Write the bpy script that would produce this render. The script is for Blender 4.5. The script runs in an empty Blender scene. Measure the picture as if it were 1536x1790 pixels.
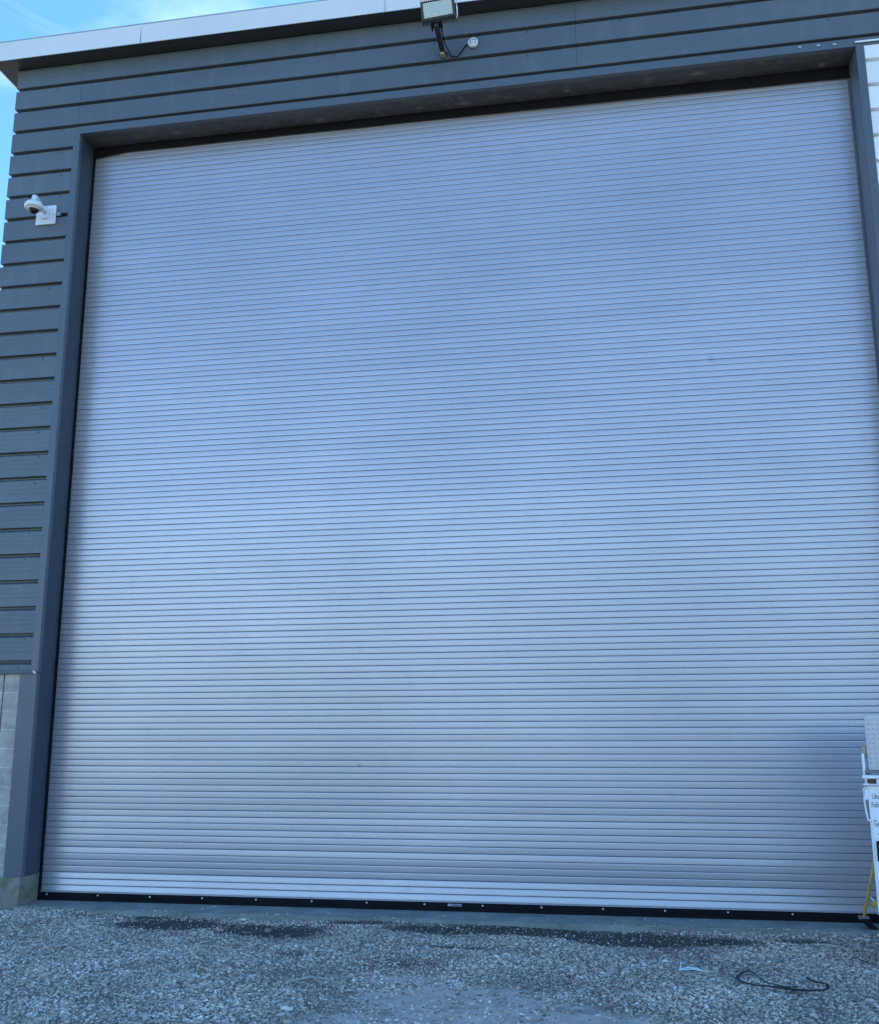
import bpy, bmesh, math, random
import numpy as np
from mathutils import Matrix, Vector, noise as mnoise
R = math.radians
random.seed(7)
scene = bpy.context.scene
COL = scene.collection

# ------------------------------------------------------------------ camera
F_PX, YAW, PIT, ROL = 1726.62, R(9.8606), R(11.9805), R(-0.2578)
cam_d = bpy.data.cameras.new('camera')
cam = bpy.data.objects.new('camera', cam_d)
COL.objects.link(cam)
cy_, sy_ = math.cos(YAW), math.sin(YAW)
fw = Vector((-sy_*math.cos(PIT), cy_*math.cos(PIT), math.sin(PIT)))
rt = Vector((cy_, sy_, 0))
up = rt.cross(fw)
rx = math.cos(ROL)*rt + math.sin(ROL)*up
ux = -math.sin(ROL)*rt + math.cos(ROL)*up
m = Matrix((rx, ux, -fw)).transposed().to_4x4()
m.translation = Vector((6.3567, -10.2316, 1.8963))
cam.matrix_world = m
cam_d.sensor_fit = 'HORIZONTAL'
cam_d.sensor_width = 36
cam_d.lens = F_PX/1536*36
cam_d.shift_x = -1.97/1536
cam_d.clip_start = 0.05
cam_d.clip_end = 3000
scene.camera = cam

# ------------------------------------------------------------------ world, sun, exposure
SUN_EL, SUN_AZ = R(48), R(42)           # azimuth from +Y towards +X (behind the building, to its right)
world = bpy.data.worlds.new('World')
scene.world = world
world.use_nodes = True
wn, wl = world.node_tree.nodes, world.node_tree.links
wn.clear()
wo = wn.new('ShaderNodeOutputWorld')
bg = wn.new('ShaderNodeBackground')
sky = wn.new('ShaderNodeTexSky')
sky.sky_type = 'NISHITA'
sky.sun_disc = False
sky.sun_elevation = SUN_EL
sky.sun_rotation = SUN_AZ
sky.air_density = 1.0
sky.dust_density = 0.0
sky.ozone_density = 5.0
tc = wn.new('ShaderNodeTexCoord')
mp = wn.new('ShaderNodeMapping')
mp.inputs['Scale'].default_value = (1.0, 1.6, 2.6)
mp.inputs['Rotation'].default_value = (0.2, 0.3, 0.6)
nz = wn.new('ShaderNodeTexNoise')
nz.inputs['Scale'].default_value = 4.5
nz.inputs['Detail'].default_value = 7
nz.inputs['Roughness'].default_value = 0.55
nz.inputs['Distortion'].default_value = 0.6
rp = wn.new('ShaderNodeValToRGB')
rp.color_ramp.elements[0].position = 0.56
rp.color_ramp.elements[0].color = (0, 0, 0, 1)
rp.color_ramp.elements[1].position = 0.80
rp.color_ramp.elements[1].color = (0.26, 0.26, 0.26, 1)
mixc = wn.new('ShaderNodeMixRGB')
mixc.inputs['Color2'].default_value = (5.0, 5.9, 6.8, 1)
wl.new(tc.outputs['Generated'], mp.inputs['Vector'])
wl.new(mp.outputs['Vector'], nz.inputs['Vector'])
wl.new(nz.outputs['Fac'], rp.inputs['Fac'])
wl.new(rp.outputs['Color'], mixc.inputs['Fac'])
hs_ = wn.new('ShaderNodeHueSaturation'); hs_.inputs['Saturation'].default_value = 1.15
wl.new(sky.outputs['Color'], hs_.inputs['Color'])
wl.new(hs_.outputs['Color'], mixc.inputs['Color1'])
wl.new(mixc.outputs['Color'], bg.inputs['Color'])
bg.inputs['Strength'].default_value = 0.15
wl.new(bg.outputs['Background'], wo.inputs['Surface'])

sd = bpy.data.lights.new('sun', 'SUN')
sd.energy = 4.2
sd.angle = R(0.5)
sd.color = (1.0, 0.955, 0.89)
so = bpy.data.objects.new('sun', sd)
COL.objects.link(so)
sdir = Vector((math.sin(SUN_AZ)*math.cos(SUN_EL), math.cos(SUN_AZ)*math.cos(SUN_EL), math.sin(SUN_EL)))
so.rotation_euler = sdir.to_track_quat('Z', 'Y').to_euler()
so.location = sdir*60

scene.render.engine = 'CYCLES'
scene.view_settings.view_transform = 'Standard'
scene.view_settings.look = 'None'
scene.view_settings.gamma = 1
scene.view_settings.use_curve_mapping = False
scene.view_settings.exposure = 1.47

# ------------------------------------------------------------------ materials
def nt(name):
    mt = bpy.data.materials.new(name)
    mt.use_nodes = True
    n, l = mt.node_tree.nodes, mt.node_tree.links
    return mt, n, l, n['Principled BSDF']

def paint(name, col, rough=0.5, metal=0.0, var=0.12, scale=3.0, dirt=None, dirt_amt=0.25, bump=0.0,
          bump_scale=(1, 1, 1), stretch=(1, 1, 1), streak=0.0, spec=0.5):
    """paint with soft tonal variation, dirt specks and vertical run-off streaks, in object (world sized) coordinates"""
    mt, n, l, p = nt(name)
    tcn = n.new('ShaderNodeNewGeometry')
    mpn = n.new('ShaderNodeMapping'); mpn.inputs['Scale'].default_value = stretch
    l.new(tcn.outputs['Position'], mpn.inputs['Vector'])
    a = n.new('ShaderNodeTexNoise'); a.inputs['Scale'].default_value = scale; a.inputs['Detail'].default_value = 6
    l.new(mpn.outputs['Vector'], a.inputs['Vector'])
    r = n.new('ShaderNodeValToRGB')
    r.color_ramp.elements[0].position = 0.3; r.color_ramp.elements[1].position = 0.72
    r.color_ramp.elements[0].color = tuple(c*(1-var) for c in col)+(1,)
    r.color_ramp.elements[1].color = tuple(min(1, c*(1+var)) for c in col)+(1,)
    l.new(a.outputs['Fac'], r.inputs['Fac'])
    out = r.outputs['Color']
    if dirt:
        b = n.new('ShaderNodeTexNoise'); b.inputs['Scale'].default_value = scale*6; b.inputs['Detail'].default_value = 9
        b.inputs['Roughness'].default_value = 0.7
        mp2 = n.new('ShaderNodeMapping'); mp2.inputs['Scale'].default_value = (1, 1, 0.25 if streak else 1)
        l.new(tcn.outputs['Position'], mp2.inputs['Vector']); l.new(mp2.outputs['Vector'], b.inputs['Vector'])
        rr = n.new('ShaderNodeValToRGB')
        rr.color_ramp.elements[0].position = 0.50; rr.color_ramp.elements[1].position = 0.78
        rr.color_ramp.elements[0].color = (0, 0, 0, 1); rr.color_ramp.elements[1].color = (dirt_amt,)*3+(1,)
        l.new(b.outputs['Fac'], rr.inputs['Fac'])
        mx = n.new('ShaderNodeMixRGB'); mx.inputs['Color2'].default_value = dirt+(1,)
        l.new(rr.outputs['Color'], mx.inputs['Fac']); l.new(out, mx.inputs['Color1'])
        out = mx.outputs['Color']
    oi = n.new('ShaderNodeObjectInfo'); mo = n.new('ShaderNodeMapRange')
    mo.inputs['To Min'].default_value = 0.94; mo.inputs['To Max'].default_value = 1.06
    l.new(oi.outputs['Random'], mo.inputs['Value'])
    hv = n.new('ShaderNodeHueSaturation'); l.new(mo.outputs['Result'], hv.inputs['Value']); l.new(out, hv.inputs['Color']); out = hv.outputs['Color']
    l.new(out, p.inputs['Base Color'])
    p.inputs['Metallic'].default_value = metal
    p.inputs['Specular IOR Level'].default_value = spec
    c = n.new('ShaderNodeTexNoise'); c.inputs['Scale'].default_value = scale*2.3; c.inputs['Detail'].default_value = 4
    l.new(tcn.outputs['Position'], c.inputs['Vector'])
    mr = n.new('ShaderNodeMapRange'); mr.inputs['To Min'].default_value = rough*0.85; mr.inputs['To Max'].default_value = min(1, rough*1.18)
    l.new(c.outputs['Fac'], mr.inputs['Value']); l.new(mr.outputs['Result'], p.inputs['Roughness'])
    if bump:
        mp3 = n.new('ShaderNodeMapping'); mp3.inputs['Scale'].default_value = bump_scale
        l.new(tcn.outputs['Position'], mp3.inputs['Vector'])
        d = n.new('ShaderNodeTexNoise'); d.inputs['Scale'].default_value = 1.0; d.inputs['Detail'].default_value = 3
        l.new(mp3.outputs['Vector'], d.inputs['Vector'])
        bp = n.new('ShaderNodeBump'); bp.inputs['Strength'].default_value = 1.0; bp.inputs['Distance'].default_value = bump
        l.new(d.outputs['Fac'], bp.inputs['Height']); l.new(bp.outputs['Normal'], p.inputs['Normal'])
    return mt

M = {}
M['clad'] = paint('charcoal_steel', (0.106, 0.128, 0.152), 0.42, 0.0, 0.11, 0.8, (0.22, 0.225, 0.23), 0.40, bump=0.004, bump_scale=(0.9, 1, 6), stretch=(0.4, 1, 2), streak=1)
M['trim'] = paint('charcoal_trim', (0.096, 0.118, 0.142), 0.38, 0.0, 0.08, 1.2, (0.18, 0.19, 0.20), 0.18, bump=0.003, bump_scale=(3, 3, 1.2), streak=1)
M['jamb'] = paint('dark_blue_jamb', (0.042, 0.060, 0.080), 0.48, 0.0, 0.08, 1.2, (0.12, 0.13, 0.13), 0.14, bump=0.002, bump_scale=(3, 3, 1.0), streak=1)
M['soffit'] = paint('dark_soffit', (0.032, 0.037, 0.042), 0.5, 0.0, 0.18, 1.5, (0.10, 0.09, 0.08), 0.4)
M['lintel'] = paint('scuffed_lintel', (0.075, 0.075, 0.078), 0.55, 0.0, 0.25, 1.2, (0.30, 0.28, 0.26), 0.45, stretch=(0.6, 2, 1))
M['white'] = paint('white_paint', (0.86, 0.88, 0.88), 0.42, 0.0, 0.02, 1.0, (0.60, 0.62, 0.62), 0.08, bump=0.002, bump_scale=(1.2, 1, 5), streak=1)
M['fascia'] = paint('pale_fascia', (0.78, 0.77, 0.76), 0.40, 0.0, 0.04, 0.8, (0.40, 0.42, 0.44), 0.12)
M['black'] = paint('black_rubber', (0.006, 0.006, 0.008), 0.8, 0.0, 0.2, 4.0, (0.03, 0.03, 0.03), 0.15, spec=0.2)
M['gap'] = paint('joint_shade_backing', (0.022, 0.04, 0.085), 0.55, 0.1, 0.1, 4.0)  # backing sheet darker than the slats, painting the shade in their joints
M['galv'] = paint('galvanised_screw', (0.65, 0.66, 0.68), 0.35, 0.8, 0.1, 10.0)
M['fastener'] = paint('grey_fastener', (0.10, 0.115, 0.13), 0.5, 0.2, 0.3, 5.0)
M['bronze'] = paint('bronze_arm', (0.045, 0.040, 0.040), 0.5, 0.3, 0.2, 9.0, (0.2, 0.18, 0.15), 0.2)
M['camwhite'] = paint('white_plastic', (0.74, 0.76, 0.78), 0.35, 0.0, 0.03, 6.0)
M['dome'] = paint('smoked_dome', (0.01, 0.01, 0.012), 0.08, 0.0, 0.05, 6.0)
M['tan'] = paint('tan_cap', (0.42, 0.36, 0.25), 0.5, 0.2, 0.2, 20.0)
M['red'] = paint('marker_red', (0.09, 0.012, 0.016), 0.2, 0.0, 0.1, 10.0)
M['yellow'] = paint('yellow_paint', (0.55, 0.40, 0.08), 0.45, 0.0, 0.15, 14.0, (0.2, 0.17, 0.1), 0.4)
M['steel'] = paint('worn_steel', (0.20, 0.21, 0.22), 0.45, 0.6, 0.25, 12.0, (0.1, 0.08, 0.06), 0.4)
M['ink'] = paint('grey_lettering', (0.10, 0.11, 0.14), 0.5, 0.0, 0.1, 10.0)
M['cyan'] = paint('pale_plastic_tie', (0.70, 0.88, 0.90), 0.4, 0.0, 0.1, 10.0)
M['strapm'] = paint('black_webbing', (0.015, 0.017, 0.02), 0.75, 0.0, 0.2, 20.0)
M['twig'] = paint('dry_straw', (0.46, 0.44, 0.38), 0.8, 0.0, 0.2, 30.0)
M['label'] = paint('printed_label', (0.45, 0.42, 0.46), 0.5, 0.0, 0.1, 30.0)
M['tyre'] = paint('tyre_rubber', (0.02, 0.02, 0.022), 0.8, 0.0, 0.2, 12.0)
M['roof'] = paint('roof_membrane', (0.35, 0.36, 0.37), 0.8, 0.0, 0.1, 1.0)

REC = 0.362
SCUFFS = [(7.53, 5.764, 0.055, 0.5), (3.621, 1.447, 0.035, 0.6), (0.664, 1.253, 0.03, 0.5)]
FLECKS = [(8.655, 9.22), (8.855, 9.215), (9.023, 9.206)]
def slat_material():
    """grey-lilac baked steel: half-metallic paint, long soft oil-canning and faint dents"""
    mt, n, l, p = nt('slat_steel')
    g = n.new('ShaderNodeNewGeometry')
    oi = n.new('ShaderNodeObjectInfo')
    mpn = n.new('ShaderNodeMapping'); mpn.inputs['Scale'].default_value = (0.35, 1, 0.55)
    l.new(g.outputs['Position'], mpn.inputs['Vector'])
    a = n.new('ShaderNodeTexNoise'); a.inputs['Scale'].default_value = 1.1; a.inputs['Detail'].default_value = 5
    l.new(mpn.outputs['Vector'], a.inputs['Vector'])
    r = n.new('ShaderNodeValToRGB')
    r.color_ramp.elements[0].position = 0.3; r.color_ramp.elements[1].position = 0.7
    r.color_ramp.elements[0].color = (0.44, 0.42, 0.45, 1); r.color_ramp.elements[1].color = (0.52, 0.49, 0.52, 1)
    l.new(a.outputs['Fac'], r.inputs['Fac'])
    # each slat a touch different
    hs = n.new('ShaderNodeHueSaturation')
    mr0 = n.new('ShaderNodeMapRange'); mr0.inputs['To Min'].default_value = 0.98; mr0.inputs['To Max'].default_value = 1.02
    l.new(oi.outputs['Random'], mr0.inputs['Value']); l.new(mr0.outputs['Result'], hs.inputs['Value'])
    l.new(r.outputs['Color'], hs.inputs['Color'])
    # dust smears
    b = n.new('ShaderNodeTexNoise'); b.inputs['Scale'].default_value = 7; b.inputs['Detail'].default_value = 9; b.inputs['Roughness'].default_value = 0.72
    mp2 = n.new('ShaderNodeMapping'); mp2.inputs['Scale'].default_value = (1, 1, 0.5)
    l.new(g.outputs['Position'], mp2.inputs['Vector']); l.new(mp2.outputs['Vector'], b.inputs['Vector'])
    rr = n.new('ShaderNodeValToRGB'); rr.color_ramp.elements[0].position = 0.55; rr.color_ramp.elements[1].position = 0.8
    rr.color_ramp.elements[0].color = (0, 0, 0, 1); rr.color_ramp.elements[1].color = (0.35, 0.35, 0.35, 1)
    l.new(b.outputs['Fac'], rr.inputs['Fac'])
    mx = n.new('ShaderNodeMixRGB'); mx.inputs['Color2'].default_value = (0.33, 0.35, 0.40, 1)
    l.new(rr.outputs['Color'], mx.inputs['Fac']); l.new(hs.outputs['Color'], mx.inputs['Color1'])
    sep = n.new('ShaderNodeSeparateXYZ'); l.new(g.outputs['Position'], sep.inputs[0])
    out = mx.outputs['Color']
    # three scuffs where the curtain has been knocked
    for (px, pz, rad, amt) in SCUFFS:
        vd = n.new('ShaderNodeVectorMath'); vd.operation = 'DISTANCE'; vd.inputs[1].default_value = (px, REC, pz)
        l.new(g.outputs['Position'], vd.inputs[0])
        ad = n.new('ShaderNodeMath'); ad.operation = 'MULTIPLY_ADD'; ad.inputs[1].default_value = rad*1.2
        l.new(b.outputs['Fac'], ad.inputs[0]); l.new(vd.outputs['Value'], ad.inputs[2])
        mm = n.new('ShaderNodeMapRange'); mm.inputs['From Min'].default_value = rad*0.5; mm.inputs['From Max'].default_value = rad*1.5
        mm.inputs['To Min'].default_value = amt; mm.inputs['To Max'].default_value = 0
        l.new(ad.outputs[0], mm.inputs['Value'])
        m9 = n.new('ShaderNodeMixRGB'); m9.inputs['Color2'].default_value = (0.20, 0.20, 0.24, 1)
        l.new(mm.outputs['Result'], m9.inputs['Fac']); l.new(out, m9.inputs['Color1']); out = m9.outputs['Color']
    l.new(out, p.inputs['Base Color'])
    p.inputs['Metallic'].default_value = 0.52
    mr = n.new('ShaderNodeMapRange'); mr.inputs['To Min'].default_value = 0.30; mr.inputs['To Max'].default_value = 0.37
    l.new(b.outputs['Fac'], mr.inputs['Value']); l.new(mr.outputs['Result'], p.inputs['Roughness'])
    mp3 = n.new('ShaderNodeMapping'); mp3.inputs['Scale'].default_value = (0.5, 1, 5)
    l.new(g.outputs['Position'], mp3.inputs['Vector'])
    d = n.new('ShaderNodeTexNoise'); d.inputs['Scale'].default_value = 1.0; d.inputs['Detail'].default_value = 2
    l.new(mp3.outputs['Vector'], d.inputs['Vector'])
    bp = n.new('ShaderNodeBump'); bp.inputs['Strength'].default_value = 1; bp.inputs['Distance'].default_value = 0.0012
    l.new(d.outputs['Fac'], bp.inputs['Height']); l.new(bp.outputs['Normal'], p.inputs['Normal'])
    return mt
M['slat'] = slat_material()

def add_spots(mat, spots, col):
    """rubbed smears: (x, y, z, radius, stretch along x, amount)"""
    n, l = mat.node_tree.nodes, mat.node_tree.links
    p = n['Principled BSDF']; src = p.inputs['Base Color'].links[0].from_socket
    g = n.new('ShaderNodeNewGeometry')
    b = n.new('ShaderNodeTexNoise'); b.inputs['Scale'].default_value = 9; b.inputs['Detail'].default_value = 8; b.inputs['Roughness'].default_value = 0.75
    l.new(g.outputs['Position'], b.inputs['Vector'])
    for x, y, z, rad, st, amt in spots:
        sb = n.new('ShaderNodeVectorMath'); sb.operation = 'SUBTRACT'; sb.inputs[1].default_value = (x, y, z); l.new(g.outputs['Position'], sb.inputs[0])
        mu = n.new('ShaderNodeVectorMath'); mu.operation = 'MULTIPLY'; mu.inputs[1].default_value = (1/st, 1, 1); l.new(sb.outputs[0], mu.inputs[0])
        ln = n.new('ShaderNodeVectorMath'); ln.operation = 'LENGTH'; l.new(mu.outputs[0], ln.inputs[0])
        ad = n.new('ShaderNodeMath'); ad.operation = 'MULTIPLY_ADD'; ad.inputs[1].default_value = rad*2.4
        l.new(b.outputs['Fac'], ad.inputs[0]); l.new(ln.outputs['Value'], ad.inputs[2])
        mm = n.new('ShaderNodeMapRange'); mm.inputs['From Min'].default_value = rad*1.0; mm.inputs['From Max'].default_value = rad*2.1
        mm.inputs['To Min'].default_value = amt; mm.inputs['To Max'].default_value = 0
        l.new(ad.outputs[0], mm.inputs['Value'])
        m9 = n.new('ShaderNodeMixRGB'); m9.inputs['Color2'].default_value = col+(1,)
        l.new(mm.outputs['Result'], m9.inputs['Fac']); l.new(src, m9.inputs['Color1']); src = m9.outputs['Color']
    l.new(src, p.inputs['Base Color'])
add_spots(M['lintel'], [(4.85, 0.25, 9.15, 0.05, 2.5, 0.8), (4.3, 0.24, 9.15, 0.03, 3, 0.5), (7.54, 0.17, 9.15, 0.06, 1.8, 0.6), (8.94, 0.26, 9.15, 0.05, 1.2, 0.9), (3.05, 0.25, 9.15, 0.06, 1.5, 0.45), (6.07, 0.22, 9.15, 0.05, 1.2, 0.5), (1.2, 0.2, 9.15, 0.05, 2, 0.35)], (0.36, 0.34, 0.31))

def concrete(name, col, green=0.0, scale=4.0):
    mt, n, l, p = nt(name)
    g = n.new('ShaderNodeNewGeometry')
    a = n.new('ShaderNodeTexNoise'); a.inputs['Scale'].default_value = scale; a.inputs['Detail'].default_value = 10; a.inputs['Roughness'].default_value = 0.68
    l.new(g.outputs['Position'], a.inputs['Vector'])
    r = n.new('ShaderNodeValToRGB'); r.color_ramp.elements[0].position = 0.32; r.color_ramp.elements[1].position = 0.7
    r.color_ramp.elements[0].color = tuple(c*0.6 for c in col)+(1,); r.color_ramp.elements[1].color = tuple(c*1.25 for c in col)+(1,)
    l.new(a.outputs['Fac'], r.inputs['Fac'])
    out = r.outputs['Color']
    if green:
        b = n.new('ShaderNodeTexNoise'); b.inputs['Scale'].default_value = 5.5; b.inputs['Detail'].default_value = 8
        l.new(g.outputs['Position'], b.inputs['Vector'])
        rr = n.new('ShaderNodeValToRGB'); rr.color_ramp.elements[0].position = 0.42; rr.color_ramp.elements[1].position = 0.62
        rr.color_ramp.elements[0].color = (0, 0, 0, 1); rr.color_ramp.elements[1].color = (green,)*3+(1,)
        l.new(b.outputs['Fac'], rr.inputs['Fac'])
        mx = n.new('ShaderNodeMixRGB'); mx.inputs['Color2'].default_value = (0.12, 0.13, 0.05, 1)
        l.new(rr.outputs['Color'], mx.inputs['Fac']); l.new(out, mx.inputs['Color1']); out = mx.outputs['Color']
    l.new(out, p.inputs['Base Color'])
    p.inputs['Roughness'].default_value = 0.9
    bp = n.new('ShaderNodeBump'); bp.inputs['Distance'].default_value = 0.008; bp.inputs['Strength'].default_value = 0.8
    f = n.new('ShaderNodeTexNoise'); f.inputs['Scale'].default_value = 70; f.inputs['Detail'].default_value = 6
    l.new(g.outputs['Position'], f.inputs['Vector']); l.new(f.outputs['Fac'], bp.inputs['Height'])
    l.new(bp.outputs['Normal'], p.inputs['Normal'])
    return mt
M['concrete'] = concrete('mossy_concrete', (0.30, 0.28, 0.23), 0.7)
M['apron'] = concrete('apron_concrete', (0.27, 0.285, 0.25), 0.15, 2.5)
M['block'] = concrete('painted_block', (0.50, 0.44, 0.38), 0.0, 6)
M['mortar'] = concrete('pale_mortar', (0.72, 0.72, 0.70), 0.0, 6)

# patches shared by ground colour and stone spread: (x, y, rx, ry, strength)
MUD = [(2.05, -0.50, 0.80, 0.30, 1.0), (2.95, -0.62, 0.65, 0.34, 1.0), (1.6, -0.22, 0.45, 0.10, 0.8), (3.75, -0.22, 0.5, 0.12, 0.8), (4.6, -0.40, 0.6, 0.30, 0.8),
       (5.45, -0.32, 0.8, 0.26, 1.0), (6.35, -0.48, 0.8, 0.36, 1.0), (7.1, -0.55, 0.5, 0.22, 0.8), (4.9, -1.1, 0.5, 0.10, 0.6), (1.0, -0.3, 0.4, 0.1, 0.5), (7.9, -0.4, 0.4, 0.15, 0.6),
       (4.55, -1.75, 0.5, 0.22, 0.55), (3.5, -1.55, 0.25, 0.12, 0.5), (2.2, -1.0, 0.4, 0.15, 0.45), (5.9, -2.2, 0.5, 0.15, 0.4), (8.3, -1.1, 0.4, 0.2, 0.4)]
SILT = [(5.15, -2.75, 0.85, 0.42, 1.0), (5.7, -3.4, 1.1, 0.5, 1.0), (4.6, -2.15, 0.7, 0.2, 0.6), (4.7, -3.4, 0.6, 0.35, .8)]

def field(lst, x, y):
    v = 0
    for cx, cy, a, b, s in lst:
        d2 = ((x-cx)/a)**2 + ((y-cy)/b)**2
        v = np.maximum(v, s*np.exp(-d2*0.9))
    return v

def ground_material():
    mt, n, l, p = nt('gravel_fines')
    g = n.new('ShaderNodeNewGeometry')
    sx = n.new('ShaderNodeSeparateXYZ'); l.new(g.outputs['Position'], sx.inputs[0])
    at_m = n.new('ShaderNodeAttribute'); at_m.attribute_name = 'mud'
    at_s = n.new('ShaderNodeAttribute'); at_s.attribute_name = 'silt'
    a = n.new('ShaderNodeTexNoise'); a.inputs['Scale'].default_value = 55; a.inputs['Detail'].default_value = 8; a.inputs['Roughness'].default_value = 0.75
    l.new(g.outputs['Position'], a.inputs['Vector'])
    v = n.new('ShaderNodeTexVoronoi'); v.inputs['Scale'].default_value = 60
    l.new(g.outputs['Position'], v.inputs['Vector'])
    r = n.new('ShaderNodeValToRGB')
    r.color_ramp.elements[0].position = 0.3; r.color_ramp.elements[1].position = 0.72
    r.color_ramp.elements[0].color = (0.085, 0.072, 0.058, 1); r.color_ramp.elements[1].color = (0.32, 0.27, 0.22, 1)
    l.new(a.outputs['Fac'], r.inputs['Fac'])
    # break the patch outlines up
    b = n.new('ShaderNodeTexNoise'); b.inputs['Scale'].default_value = 9; b.inputs['Detail'].default_value = 8; b.inputs['Roughness'].default_value = 0.7
    l.new(g.outputs['Position'], b.inputs['Vector'])
    def masked(att, lo, hi):
        ad = n.new('ShaderNodeMath'); ad.operation = 'ADD'
        sb = n.new('ShaderNodeMath'); sb.operation = 'SUBTRACT'; sb.inputs[1].default_value = 0.5
        l.new(b.outputs['Fac'], sb.inputs[0])
        l.new(att.outputs['Fac'], ad.inputs[0]); l.new(sb.outputs[0], ad.inputs[1])
        mr = n.new('ShaderNodeMapRange'); mr.inputs['From Min'].default_value = lo; mr.inputs['From Max'].default_value = hi
        l.new(ad.outputs[0], mr.inputs['Value'])
        return mr.outputs['Result']
    m1 = n.new('ShaderNodeMixRGB'); m1.inputs['Color2'].default_value = (0.045, 0.048, 0.034, 1)
    l.new(masked(at_m, 0.3, 0.62), m1.inputs['Fac']); l.new(r.outputs['Color'], m1.inputs['Color1'])
    r3 = n.new('ShaderNodeValToRGB'); r3.color_ramp.elements[0].position = 0.35; r3.color_ramp.elements[1].position = 0.65
    r3.color_ramp.elements[0].color = (0.42, 0.35, 0.28, 1); r3.color_ramp.elements[1].color = (0.64, 0.54, 0.44, 1)
    l.new(b.outputs['Fac'], r3.inputs['Fac'])
    m2 = n.new('ShaderNodeMixRGB'); l.new(r3.outputs['Color'], m2.inputs['Color2'])
    l.new(masked(at_s, 0.25, 0.5), m2.inputs['Fac']); l.new(m1.outputs['Color'], m2.inputs['Color1'])
    # unseen grass beyond the yard, set close to darken the slats' lower reflection
    mr = n.new('ShaderNodeMapRange'); mr.inputs['From Min'].default_value = -10.5; mr.inputs['From Max'].default_value = -12.5
    ad = n.new('ShaderNodeMath'); ad.operation = 'MULTIPLY_ADD'; ad.inputs[1].default_value = 3; l.new(b.outputs['Fac'], ad.inputs[0]); l.new(sx.outputs['Y'], ad.inputs[2])
    l.new(ad.outputs[0], mr.inputs['Value'])
    m3 = n.new('ShaderNodeMixRGB'); m3.inputs['Color2'].default_value = (0.05, 0.075, 0.028, 1)
    l.new(mr.outputs['Result'], m3.inputs['Fac']); l.new(m2.outputs['Color'], m3.inputs['Color1'])
    l.new(m3.outputs['Color'], p.inputs['Base Color'])
    p.inputs['Roughness'].default_value = 0.92
    bp = n.new('ShaderNodeBump'); bp.inputs['Distance'].default_value = 0.015; bp.inputs['Strength'].default_value = 0.7
    l.new(a.outputs['Fac'], bp.inputs['Height']); l.new(bp.outputs['Normal'], p.inputs['Normal'])
    return mt
M['ground'] = ground_material()

def stone_material():
    mt, n, l, p = nt('crushed_stone')
    oi = n.new('ShaderNodeObjectInfo')
    r = n.new('ShaderNodeValToRGB')
    cols = [(0.0, (0.16, 0.128, 0.098)), (0.22, (0.29, 0.235, 0.18)), (0.5, (0.48, 0.395, 0.305)), (0.75, (0.62, 0.51, 0.395)), (0.92, (0.76, 0.64, 0.51)), (1.0, (0.94, 0.85, 0.72))]
    while len(r.color_ramp.elements) < len(cols): r.color_ramp.elements.new(0.5)
    for e, (ps, c) in zip(r.color_ramp.elements, cols): e.position = ps; e.color = c+(1,)
    l.new(oi.outputs['Random'], r.inputs['Fac'])
    g = n.new('ShaderNodeNewGeometry')
    a = n.new('ShaderNodeTexNoise'); a.inputs['Scale'].default_value = 120; a.inputs['Detail'].default_value = 4
    l.new(g.outputs['Position'], a.inputs['Vector'])
    mr = n.new('ShaderNodeMapRange'); mr.inputs['To Min'].default_value = 0.7; mr.inputs['To Max'].default_value = 1.3
    l.new(a.outputs['Fac'], mr.inputs['Value'])
    b = n.new('ShaderNodeTexNoise'); b.inputs['Scale'].default_value = 1.1; b.inputs['Detail'].default_value = 5
    l.new(g.outputs['Position'], b.inputs['Vector'])
    mr2 = n.new('ShaderNodeMapRange'); mr2.inputs['From Min'].default_value = 0.3; mr2.inputs['From Max'].default_value = 0.7
    mr2.inputs['To Min'].default_value = 0.72; mr2.inputs['To Max'].default_value = 1.2
    l.new(b.outputs['Fac'], mr2.inputs['Value'])
    ml = n.new('ShaderNodeMath'); ml.operation = 'MULTIPLY'; l.new(mr.outputs[0], ml.inputs[0]); l.new(mr2.outputs[0], ml.inputs[1])
    vm = n.new('ShaderNodeVectorMath'); vm.operation = 'SCALE'
    l.new(r.outputs['Color'], vm.inputs[0]); l.new(ml.outputs[0], vm.inputs['Scale'])
    l.new(vm.outputs[0], p.inputs['Base Color'])
    p.inputs['Roughness'].default_value = 0.75
    return mt
M['stone'] = stone_material()

# ------------------------------------------------------------------ helpers
def link(name, me, mat=None, parent=None, loc=(0, 0, 0), rot=(0, 0, 0)):
    o = bpy.data.objects.new(name, me)
    COL.objects.link(o)
    o.location = loc
    o.rotation_euler = rot
    if mat and me and not me.materials: me.materials.append(mat)
    if parent: o.parent = parent
    return o

def thing(name, label, cat, loc=(0, 0, 0), rotz=0, group=None):
    o = link(name, None, None, None, loc, (0, 0, rotz))
    o['label'] = label; o['category'] = cat
    if group: o['group'] = group
    return o

def tag(o, label, cat, group=None):
    o['label'] = label; o['category'] = cat
    if group: o['group'] = group
    return o

def to_mesh(name, bm, smooth=False):
    me = bpy.data.meshes.new(name)
    bm.normal_update(); bm.to_mesh(me); bm.free()
    if smooth:
        for p in me.polygons: p.use_smooth = True
    return me

def add_box(bm, x0, x1, y0, y1, z0, z1, bev=0.0):
    vs = [bm.verts.new(c) for c in ((x0,y0,z0),(x1,y0,z0),(x1,y1,z0),(x0,y1,z0),(x0,y0,z1),(x1,y0,z1),(x1,y1,z1),(x0,y1,z1))]
    fs = [bm.faces.new([vs[i] for i in q]) for q in ((0,3,2,1),(4,5,6,7),(0,1,5,4),(1,2,6,5),(2,3,7,6),(3,0,4,7))]
    if bev:
        es = list({e for f in fs for e in f.edges})
        bmesh.ops.bevel(bm, geom=es, offset=bev, segments=1, affect='EDGES')
    return vs

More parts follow.
